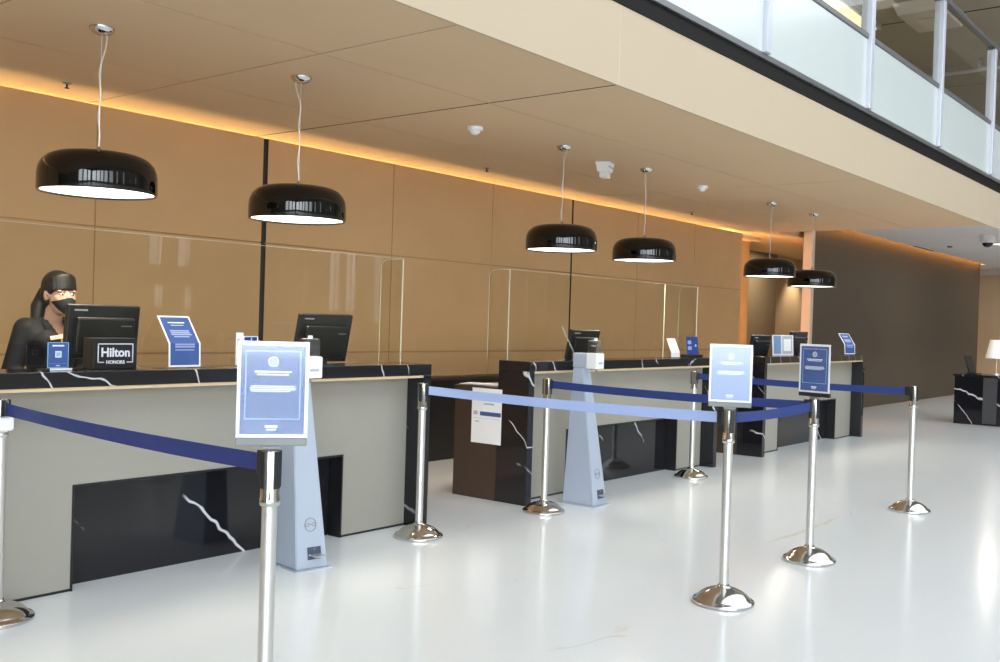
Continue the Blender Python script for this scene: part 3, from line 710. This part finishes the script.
t = thing('box_sign', 'black box sign with white hotel rewards lettering on the first desk', 'sign', (2.750, 4.69, ZT), 0)
bx = obj('box', B(-.119, 0, 0.0005, .119, .10, .155, .002), 'black', t)
bm = bmesh.new(); w, h = .097, .049
for q in ((-w, .124, w, .129), (-w, .032, -w+.005, .129), (w-.005, .032, w, .129), (-w, .032, -.062, .037), (.062, .032, w, .037)): box(bm, q[0], -.0016, q[1], q[2], -.0002, q[3])
obj('logo_frame', bm, 'print_text', bx)
lettering('lettering', 'Hilton', .063, 'print_text', bx, (0, -.001, .082), bold=.0018)
lettering('lettering', 'HONORS', .024, 'print_text', bx, (0, -.001, .034), bold=.0008)

def monitor(label, x, y, z, rz, tilt, w, h, group='monitors on the desks', stand=True, logo=True, foot=.0):
    """A monitor whose screen faces +Y; its back faces the lobby."""
    t = thing('computer_monitor', label, 'monitor', (x, y, z), rz, group)
    head = obj('casing', B(-w/2, -.018, 0, w/2, .018, h, .008), 'plastic_dark', t, (0, 0, foot+.02), (tilt, 0, 0))
    obj('back_cover', B(-w/2+.04, -.05, .03, w/2-.04, -.0185, h*.78, .012), 'black', head)
    obj('screen', B(-w/2+.015, .0185, .02, w/2-.015, .0195, h-.015), 'black_gloss', head)
    if logo: obj('logo', B(-w/2+.035, -.0195, h-.032, -w/2+.105, -.0182, h-.024), 'print_grey', head)
    obj('vent', B(w/2-.12, -.0515, h*.62, w/2-.06, -.0502, h*.64), 'plastic_grey', head)
    obj('stand', B(-.04, -.045, .010, .04, -.02, foot+.12, .006), 'plastic_dark', t, (0, -.0, 0))
    obj('stand_foot', B(-.11, -.10, 0.0005, .11, .08, .0095, .003), 'plastic_dark', t)
    return t
monitor('black monitor hiding the masked receptionist chin, back turned to the lobby', 2.84, 5.0, .877, math.radians(-3), .12, .40, .285, foot=.235)
monitor('tilted black touch monitor behind the sanitizer stand at the first desk', 4.36, 5.0, .877, math.radians(-6), .24, .41, .315, foot=.20)
monitor('black monitor behind the second sanitizer stand', 7.40, 5.02, .877, math.radians(-10), .25, .36, .27, foot=.18)
monitor('black monitor on the farthest desk, close to the amber wall strip', 11.05, 5.0, .877, math.radians(-8), .22, .38, .27, foot=.16)
monitor('black monitor next to the pale folded display on the farthest desk', 12.14, 4.98, .877, math.radians(-4), .15, .44, .30, foot=.18, logo=False)

t = thing('card_holder', 'clear holder of white and blue cards peeking over the large framed notice', 'card holder', (3.575, 4.72, ZT))
obj('holder', B(-.085, -.03, 0.0005, .085, .03, .05, .002), 'acrylic', t)
sheet('white_card', .05, .185, [(0, 0, 1, 1, 0), (.2, .6, .5, .8, 1)], ['paper', 'print_pale_glare'], t, (-.055, -.012, .006), t=.002)
sheet('blue_card', .105, .165, [(0, 0, 1, 1, 0), (.08, .82, .92, .97, 1), (.5, .84, .6, .95, 2)], ['paper', 'print_deep', 'print_light'], t, (.03, 0, .006), t=.002)

t = thing('tent_card', 'deep blue tent card on a black foot on the second desk', 'tent card', (8.92, 4.70, ZT))
obj('foot', B(-.15, -.03, 0.0005, .15, .06, .028, .003), 'black', t)
sheet('printed_card', .235, .175, [(0, 0, 1, 1, 0), (.1, .58, .42, .78, 1), (.08, .26, .42, .46, 1), (.72, .44, .84, .56, 2)], ['print_deep', 'print_pale_glare', 'print_text'], t, (0, 0, .029), rot=(-.12, 0, 0), t=.004)

t = thing('folded_display', 'pale folded display board with a sky blue panel on the farthest desk', 'display', (11.26, 4.78, ZT))
sheet('blue_leaf', .33, .235, [(0, 0, 1, 1, 0), (.12, .06, .95, .96, 1)], ['paper', 'print_sky'], t, (-.13, 0, .001), rot=(-.05, 0, .1), t=.004)
sheet('white_leaf', .28, .235, [(0, 0, 1, 1, 0), (.08, .05, .92, .95, 1), (.2, .2, .8, .8, 0)], ['paper', 'print_grey'], t, (.165, .0, .001), rot=(-.05, 0, -.12), t=.004)

t = thing('wall_notice', 'white notice with a blue band taped to the brown desk end', 'notice', (6.049, 4.955, .435), -PI/2)
ws = sheet('notice_sheet', .30, .43, [(0, 0, 1, 1, 0), (.28, .50, .98, .575, 1), (.06, .51, .2, .58, 2), (.04, .45, .96, .455, 2), (.4, .70, .75, .735, 2), (.12, .38, .26, .40, 2)], ['paper', 'print', 'print_grey'], t, (0, -.003, 0), t=.0015)
obj('seal', ring_mesh(.0, .024, -.0008, 0), 'print', ws, (-.09, -.0002, .36))
t = thing('paper_stack', 'loose white papers on the brown desk end', 'papers', (6.22, 5.10, .8765))
for k, (dx, dy, r) in enumerate(((0, 0, .1), (.03, -.02, -.12), (-.03, .03, .3))):
    obj('sheet', B(-.105, -.148, .0005+.004*k, .105, .148, .0035+.004*k), 'paper', t, (dx, dy, 0), (0, 0, r))
t = thing('keyboard', 'pale keyboard on the staff side of the second desk', 'keyboard', (6.98, 5.12, .8765))
obj('base', B(-.2, -.065, .0005, .2, .065, .018, .004), 'white', t); obj('keys', grooved((-.185, .185), (-.052, .05), [(-.185+.0265*i, .004) for i in range(1, 14)], [(-.052+.02*i, .004) for i in range(1, 5)], -.004, lambda u, v, d: (u, v, .024+d)), ['print_grey', 'print_grey', 'print_grey'], t)

# ================================================================== CEILING THINGS
def smoke(label, x, y):
    t = thing('smoke_detector', label, 'smoke detector', (x, y, CEIL), 0, 'white ceiling smoke detectors')
    obj('base', LA([(0, -.0005), (.062, -.0005), (.062, -.022), (.056, -.03), (0, -.03)], 28), 'white', t, smooth=True)
    obj('sensor_dome', LA([(0, -.031), (.042, -.031), (.04, -.042), (.028, -.055), (.01, -.06), (0, -.06)], 24), 'white', t, smooth=True)
smoke('white round smoke detector on the ceiling beside the dark joint', 5.916, 5.051)
smoke('white round smoke detector on the ceiling between the fourth and fifth pendants', 9.612, 5.027)
t = thing('emergency_light', 'white boxy emergency fitting on the ceiling between the third and fourth pendants', 'emergency light', (7.85, 5.108, CEIL), .3)
obj('body', frustum(bmesh.new(), (-.075, -.05, .075, .05), (-.095, -.065, .095, .065), -.085, -.0005), 'white', t)
obj('lens', B(-.06, -.04, -.14, .06, .035, -.086, .008), 'white', t); obj('vent_band', B(-.088, -.068, -.05, .088, -.058, -.042), 'print_grey', t)
def sprinkler(label, x, y, z=CEIL):
    t = thing('sprinkler_head', label, 'sprinkler', (x, y, z), 0, 'small ceiling sprinklers')
    obj('escutcheon', LA([(0, -.0005), (.028, -.0005), (.026, -.006), (0, -.006)], 20), 'plastic_grey', t)
    obj('deflector', LA([(0, -.007), (.006, -.007), (.006, -.03), (.016, -.032), (.016, -.036), (0, -.036)], 16), 'steel_dark', t)
sprinkler('small sprinkler above and behind the first pendant lamp', 3.39, 6.468)
sprinkler('small sprinkler in the glowing ceiling strip near the third pendant', 7.577, 6.30)
sprinkler('small sprinkler in the glowing ceiling strip near the fourth pendant', 11.75, 6.277)
t = thing('dome_camera', 'white dome security camera on the grey ceiling beyond the canopy', 'security camera', (18.79, 4.33, 3.13))
obj('housing', LA([(0, -.0005), (.13, -.0005), (.13, -.11), (.115, -.135), (0, -.135)], 32), 'white', t, smooth=True)
obj('dome', LA([(.0, -.136), (.085, -.136), (.08, -.165), (.055, -.195), (.02, -.21), (0, -.21)], 28), 'black_gloss', t, smooth=True)
def downlight(label, x, y, r=.11):
    t = thing('downlight', label, 'downlight', (x, y, 3.13), 0, 'round downlights in the grey ceiling')
    o = obj('ring', LA([(r, -.0005), (r+.02, -.0005), (r+.018, -.008), (r, -.008)], 28, closed=True), 'white', t, smooth=True)
    l = bpy.data.lights.new('downlight_lamp', 'AREA'); l.shape = 'DISK'; l.size = .2; l.energy = 14; l.color = (1, .9, .76)
    lo = bpy.data.objects.new('downlight_lamp', l); C.objects.link(lo); lo.location = (0, 0, -.012); lo.parent = t
    obj('diffuser', LA([(0, -.001), (r-.001, -.001), (r-.001, -.004), (0, -.004)], 28), 'glow', t)
downlight('round lit downlight beside the dome security camera', 20.66, 4.55)
downlight('round lit downlight over the dark far desk', 26.6, 4.9)
t = thing('air_vent', 'dark slot vent in the grey ceiling along the taupe wall', 'vent', (21.3, 6.1, 3.13))
obj('frame', B(-.7, -.06, -.008, .7, .06, -.0005), 'grey_ceiling', t); obj('slot', B(-.66, -.03, -.0095, .66, .03, -.0085), 'gap', t)
smoke_far = thing('smoke_detector', 'tiny dark detector on the grey ceiling beyond the canopy', 'smoke detector', (20.9, 5.5, 3.13))
obj('base', LA([(0, -.0005), (.05, -.0005), (.045, -.03), (0, -.04)], 20), 'plastic_grey', smoke_far, smooth=True)
# spotlight in the recess
l = bpy.data.lights.new('recess_spot', 'SPOT'); l.energy = 60; l.color = (1, .84, .6); l.spot_size = 1.5; l.spot_blend = .8; l.shadow_soft_size = .05
o = bpy.data.objects.new('recess_spot', l); C.objects.link(o); o.location = (20.7, 8.15, 2.85); o.rotation_euler = (math.radians(14), 0, 0)
l = bpy.data.lights.new('recess_fill', 'AREA'); l.shape = 'DISK'; l.size = .3; l.energy = 18; l.color = (1, .88, .7)  # unseen fill light added to brighten the recess
o = bpy.data.objects.new('recess_fill', l); C.objects.link(o); o.location = (18.2, 7.7, 2.88)
l = bpy.data.lights.new('upper_floor_fill', 'AREA'); l.shape = 'DISK'; l.size = 1.2; l.energy = 45; l.color = (1, .93, .8)  # added fill that lifts the upper floor, no fitting there
o = bpy.data.objects.new('upper_floor_fill', l); C.objects.link(o); o.location = (15.2, 6.2, UC-.32)

# ================================================================== FAR DESK
t = thing('far_desk', 'glossy black marble desk with a table lamp beyond the last queue post', 'desk', (16.85, 4.29, 0))
obj('body', B(0, -1.6, 0.0, .70, 0, .745, .004), 'marble', t)
obj('top', B(-.02, -1.62, .746, .72, .02, .78, .004), 'marble_top', t)
obj('painted_reflection', B(-.006, -.62, .03, -.0005, -.42, .74), 'reflection_grey', t)  # grey strip painting a silvery reflection on the desk side
t = thing('table_lamp', 'white shaded table lamp on the dark far desk', 'table lamp', (17.25, 3.78, .7805))
obj('base', LA([(0, 0), (.07, 0), (.07, .012), (.02, .02), (.0, .02)], 28), 'brushed', t, smooth=True)
obj('stem', LA([(0, .02), (.009, .02), (.009, .32), (0, .32)], 14), 'brushed', t, smooth=True)
obj('lamp_shade', LA([(.165, .26), (.105, .55), (.10, .55), (.16, .26)], 36, closed=True), 'lampshade', t, smooth=True)
t = thing('display_terminal', 'slanted black terminal on the dark far desk', 'terminal', (17.15, 4.10, .7805), math.radians(-8))
obj('panel', B(-.13, -.012, .02, .13, .012, .30, .006), 'plastic_dark', t, (0, 0, 0), (-.3, 0, 0)); obj('foot', B(-.1, -.1, .0005, .1, .06, .018, .004), 'plastic_dark', t)

# ================================================================== RECEPTIONIST
def capsule(bm, a, b, ra, rb, n=14, flat=1.0, m=7):
    """Tapered rounded limb from a to b; FLAT squeezes it along Y."""
    a, b = Vector(a), Vector(b); d = (b-a).normalized()
    u = d.cross(Vector((0, 1, 0)) if abs(d.y) < .9 else Vector((1, 0, 0))).normalized(); v = d.cross(u)
    prof = [(-ra*math.cos(k/m*PI/2), ra*math.sin(k/m*PI/2), 0) for k in range(m+1)] + [(rb*math.sin(k/m*PI/2), rb*math.cos(k/m*PI/2), 1) for k in range(m+1)]
    rings = []
    for off, r, e in prof:
        c = (b if e else a)+d*off
        if r < 1e-5: rings.append([bm.verts.new(c)]); continue
        ring = []
        for i in range(n):
            o = (u*math.cos(2*PI*i/n)+v*math.sin(2*PI*i/n))*r; o.y *= flat; ring.append(bm.verts.new(c+o))
        rings.append(ring)
    for A, D in zip(rings, rings[1:]):
        for i in range(n):
            j = (i+1) % n
            if len(A) == 1: bm.faces.new((A[0], D[j], D[i]))
            elif len(D) == 1: bm.faces.new((A[i], A[j], D[0]))
            else: bm.faces.new((A[i], A[j], D[j], D[i]))
def ellipsoid(bm, c, r, n=20, m=14, rot=None):
    vs = bmesh.ops.create_uvsphere(bm, u_segments=n, v_segments=m, radius=1)['verts']
    for v in vs:
        p = Vector((v.co.x*r[0], v.co.y*r[1], v.co.z*r[2]))
        if rot: p = rot @ p
        v.co = p+Vector(c)
    return vs
def fuse(name, bm, voxel, smooth_it, m, parent, cut=None):
    me = bpy.data.meshes.new(name); bmesh.ops.recalc_face_normals(bm, faces=bm.faces[:]); bm.to_mesh(me); bm.free()
    o = bpy.data.objects.new(name, me); C.objects.link(o)
    r = o.modifiers.new('r', 'REMESH'); r.mode = 'VOXEL'; r.voxel_size = voxel
    s = o.modifiers.new('s', 'SMOOTH'); s.factor = .5; s.iterations = smooth_it
    bpy.context.view_layer.update()
    me2 = bpy.data.meshes.new_from_object(o.evaluated_get(bpy.context.evaluated_depsgraph_get()))
    bpy.data.objects.remove(o)
    if cut:
        b2 = bmesh.new(); b2.from_mesh(me2)
        bmesh.ops.delete(b2, geom=[f for f in b2.faces if cut(f.calc_center_median())], context='FACES')
        b2.to_mesh(me2); b2.free()
    me2.materials.clear(); me2.materials.append(M[m]); me2.name = name
    for p in me2.polygons: p.use_smooth = True
    o = bpy.data.objects.new(name, me2); C.objects.link(o); o.parent = parent
    return o
def receptionist():
    # local frame: she faces -Y, feet at z 0
    t = thing('person', 'receptionist in black blazer and black face mask standing behind the first desk', 'person', (2.86, 5.56, 0), math.radians(3))
    HC = Vector((0.0, -.075, 1.465))         # head centre
    hips, waist, chest, nk = .93, 1.02, 1.18, 1.30
    SH = ((-.145, .01, 1.268), (.145, .01, 1.268)); EL = ((-.205, .04, 1.03), (.205, .03, 1.03)); WR = ((-.15, -.155, .955), (.15, -.155, .955))
    def limbs(bm, k, body):
        g = 0 if body else k
        capsule(bm, (0, .01, hips), (0, .005, waist), .135+g, .11+g, flat=.72)
        capsule(bm, (0, .005, waist), (0, -.002, chest), .11+g, .135+g, flat=.74)
        capsule(bm, (-.11, .005, chest+.05), (.11, .005, chest+.05), .07+g, .07+g, flat=.95)
        capsule(bm, SH[0], SH[1], .046+g, .046+g)
        capsule(bm, (-.14, .01, 1.268), (0, .015, 1.30), .04+g, .05+g); capsule(bm, (.14, .01, 1.268), (0, .015, 1.30), .04+g, .05+g)
        for s in (-1, 1): ellipsoid(bm, (s*.065, -.075, chest+.015), (.06+g, .055+g, .06+g))
        for i in (0, 1):
            capsule(bm, SH[i], EL[i], .05+g, .038+g); 
            capsule(bm, EL[i], WR[i], .038+g, .028+g*.8)
    bm = bmesh.new(); limbs(bm, 0, True)
    for s in (-1, 1):
        capsule(bm, (s*.08, .01, .90), (s*.075, 0, .48), .085, .055); capsule(bm, (s*.075, 0, .48), (s*.075, .02, .09), .055, .035)
        capsule(bm, (s*.075, .03, .05), (s*.085, -.13, .035), .035, .028)
    capsule(bm, (0, .015, 1.27), (0, -.045, 1.40), .052, .05)       # neck
    # head: skull, jaw, cheeks, nose, ears
    ellipsoid(bm, HC+Vector((0, .012, .03)), (.072, .090, .088))
    ellipsoid(bm, HC+Vector((0, -.022, -.035)), (.060, .066, .078))
    capsule(bm, HC+Vector((0, -.055, -.085)), HC+Vector((0, -.05, -.08)), .03, .032)
    capsule(bm, HC+Vector((0, -.084, .012)), HC+Vector((0, -.096, -.026)), .008, .012)
    for s in (-1, 1):
        ellipsoid(bm, HC+Vector((s*.036, -.056, -.022)), (.026, .024, .024)); ellipsoid(bm, HC+Vector((s*.032, -.069, .021)), (.026, .012, .008)); ellipsoid(bm, HC+Vector((s*.032, -.071, -.008)), (.024, .010, .008))
        ellipsoid(bm, HC+Vector((s*.072, .012, -.004)), (.012, .020, .034), 12, 8)
    # hands: palm, four curled fingers of different length, thumb from the side of the palm
    for s in (-1, 1):
        w = Vector(WR[0 if s < 0 else 1]); d = Vector((-s*.25, -1, -.28)).normalized(); side = Vector((0, 0, 1)).cross(d).normalized()
        pc = w+d*.045
        capsule(bm, w, pc+d*.03, .024, .030, flat=1)
        for j, ln in enumerate((.058, .068, .064, .05)):
            b0 = pc+d*.05+side*(-.027+.018*j); kk = b0+d*ln*.55+Vector((0, 0, -.006)); e = kk+(d*.75+Vector((0, 0, -.65)))*ln*.5
            capsule(bm, b0-d*.02, kk, .0085, .008, 10); capsule(bm, kk, e, .008, .0065, 10)
        th = pc+side*(.026 if s > 0 else -.026)*(-1)*(-1)
        sd = side*(-1 if s > 0 else 1)
        capsule(bm, pc+sd*.022-d*.01, pc+sd*.05+d*.022, .011, .009, 10); capsule(bm, pc+sd*.05+d*.022, pc+sd*.052+d*.05, .009, .0075, 10)
    body = fuse('body', bm, .0058, 4, 'skin', t)
    # eyes
    for s in (-1, 1):
        e = bmesh.new(); ellipsoid(e, HC+Vector((s*.032, -.0735, .004)), (.0145, .0105, .0068), 14, 10); eo = obj('eye', e, 'eye_white', body, smooth='all')
        e = bmesh.new(); ellipsoid(e, HC+Vector((s*.032+.001, -.0808, .003)), (.0058, .0045, .0060), 12, 8); obj('iris', e, 'iris', eo, smooth='all')
        e = bmesh.new(); tube(e, [HC+Vector((s*(.014+.012*i), -.086+.004*abs(i-1)+.008*(i > 2), .011+.003*(1 if i in (1, 2) else 0))) for i in range(4)], [.0012, .0022, .0022, .001], 6); obj('lash', e, 'hair', body)
    # blazer with a V neckline
    bm = bmesh.new(); limbs(bm, .016, False)
    capsule(bm, (0, .012, .86), (0, .01, hips), .155, .150, flat=.74)
    bz = fuse('blazer', bm, .008, 5, 'suit', t, cut=lambda c: (c.y < -.02 and abs(c.x) < (c.z-1.175)*.32) or (c.z > 1.325 and abs(c.x) < .062))
    so = bz.modifiers.new('cloth', 'SOLIDIFY'); so.thickness = .004; so.offset = -1
    for s in (-1, 1):                        # lapels
        b = bmesh.new()
        pts = [(s*.003, -.141, 1.165), (s*.030, -.138, 1.215), (s*.055, -.10, 1.275), (s*.066, -.035, 1.325), (s*.084, -.05, 1.305), (s*.085, -.098, 1.255), (s*.055, -.140, 1.20)]
        vs = [b.verts.new(p) for p in pts]; b.faces.new(vs)
        ex = bmesh.ops.extrude_face_region(b, geom=b.faces[:])
        for v in ex['geom']:
            if isinstance(v, bmesh.types.BMVert): v.co.y -= .006
        obj('lapel', b, 'suit', bz)
    bm = bmesh.new()
    capsule(bm, (0, .012, .93), (0, .012, .86), .140, .155, flat=.76)
    for s in (-1, 1):
        capsule(bm, (s*.08, .01, .88), (s*.077, 0, .48), .100, .075); capsule(bm, (s*.077, 0, .48), (s*.077, .02, .07), .075, .062)
    fuse('trousers', bm, .011, 4, 'suit', t)
    for s in (-1, 1):
        bm = bmesh.new(); capsule(bm, (s*.076, .04, .05), (s*.088, -.14, .042), .05, .04)
        fuse('shoe', bm, .009, 2, 'black', t, cut=lambda c: c.z < .0005)
    # mask: shell over nose, cheeks and chin with ear loops
    bm = bmesh.new()
    rows = []
    for i in range(13):
        f = -1+2*i/12; row = []
        for j in range(11):
            g = j/10                                          # 0 bottom .. 1 top
            ang = f*1.28
            zt = -.025-.014*abs(f)**1.5+.012*math.exp(-(f*3)**2); zb = -.118+.062*abs(f)**1.6
            z = zb+(zt-zb)*g
            rx = .0755-.018*(1-g)**1.5; bulge = .016*math.exp(-(f*1.7)**2)*math.sin(PI*min(1, .15+g*.85))
            row.append(bm.verts.new(HC+Vector((rx*math.sin(ang), -.012-(.094+bulge)*math.cos(ang)*(1-.12*(1-g)**2), z))))
        rows.append(row)
    for a, b in zip(rows, rows[1:]):
        for j in range(10): bm.faces.new((a[j], b[j], b[j+1], a[j+1]))
    mk = obj('face_mask', bm, 'mask', t, smooth='all')
    so = mk.modifiers.new('cloth', 'SOLIDIFY'); so.thickness = .0025
    for s in (-1, 1):
        for z0, z1 in ((-.03, .022), (-.055, -.03)):
            obj('ear_loop', T([HC+Vector((s*.070, -.03, z0)), HC+Vector((s*.079, -.005, (z0+z1)/2)), HC+Vector((s*.080, .02, z1))], .0015, 6), 'mask', mk)
    # hair: cap, straight fringe, gathered ponytail over the shoulder
    bm = bmesh.new()
    ellipsoid(bm, HC+Vector((0, .022, .048)), (.085, .097, .092))
    ellipsoid(bm, HC+Vector((0, .055, -.005)), (.078, .066, .085))
    for i in range(9):                                       # fringe locks
        f = -1+2*i/8
        capsule(bm, HC+Vector((f*.056, -.036-.028*(1-f*f), .106-.014*f*f)), HC+Vector((f*.066, -.050-.034*(1-f*f), .032-.006*abs(f))), .017, .0085, 10)
    for s in (-1, 1): capsule(bm, HC+Vector((s*.070, -.024, .05)), HC+Vector((s*.075, -.018, .014)), .014, .008, 10)
    capsule(bm, HC+Vector((-.02, .10, .01)), HC+Vector((-.06, .105, -.07)), .045, .045); capsule(bm, HC+Vector((-.06, .105, -.07)), HC+Vector((-.09, .08, -.185)), .045, .028)
    capsule(bm, HC+Vector((-.09, .08, -.185)), HC+Vector((-.10, .085, -.26)), .028, .010)
    face = lambda c: (c.y-HC.y < -.045 and c.z-HC.z < .012)
    fuse('hair', bm, .006, 3, 'hair', t, cut=face)
    bd = obj('name_badge', B(-.034, -.003, -.011, .034, 0, .011, .002), 'badge', bz, (-.06, -.158, 1.228), (-.15, -.16, -.2))
    obj('badge_text', B(-.024, -.0036, -.002, .018, -.0031, .003), 'print_grey', bd)
    return t
receptionist()
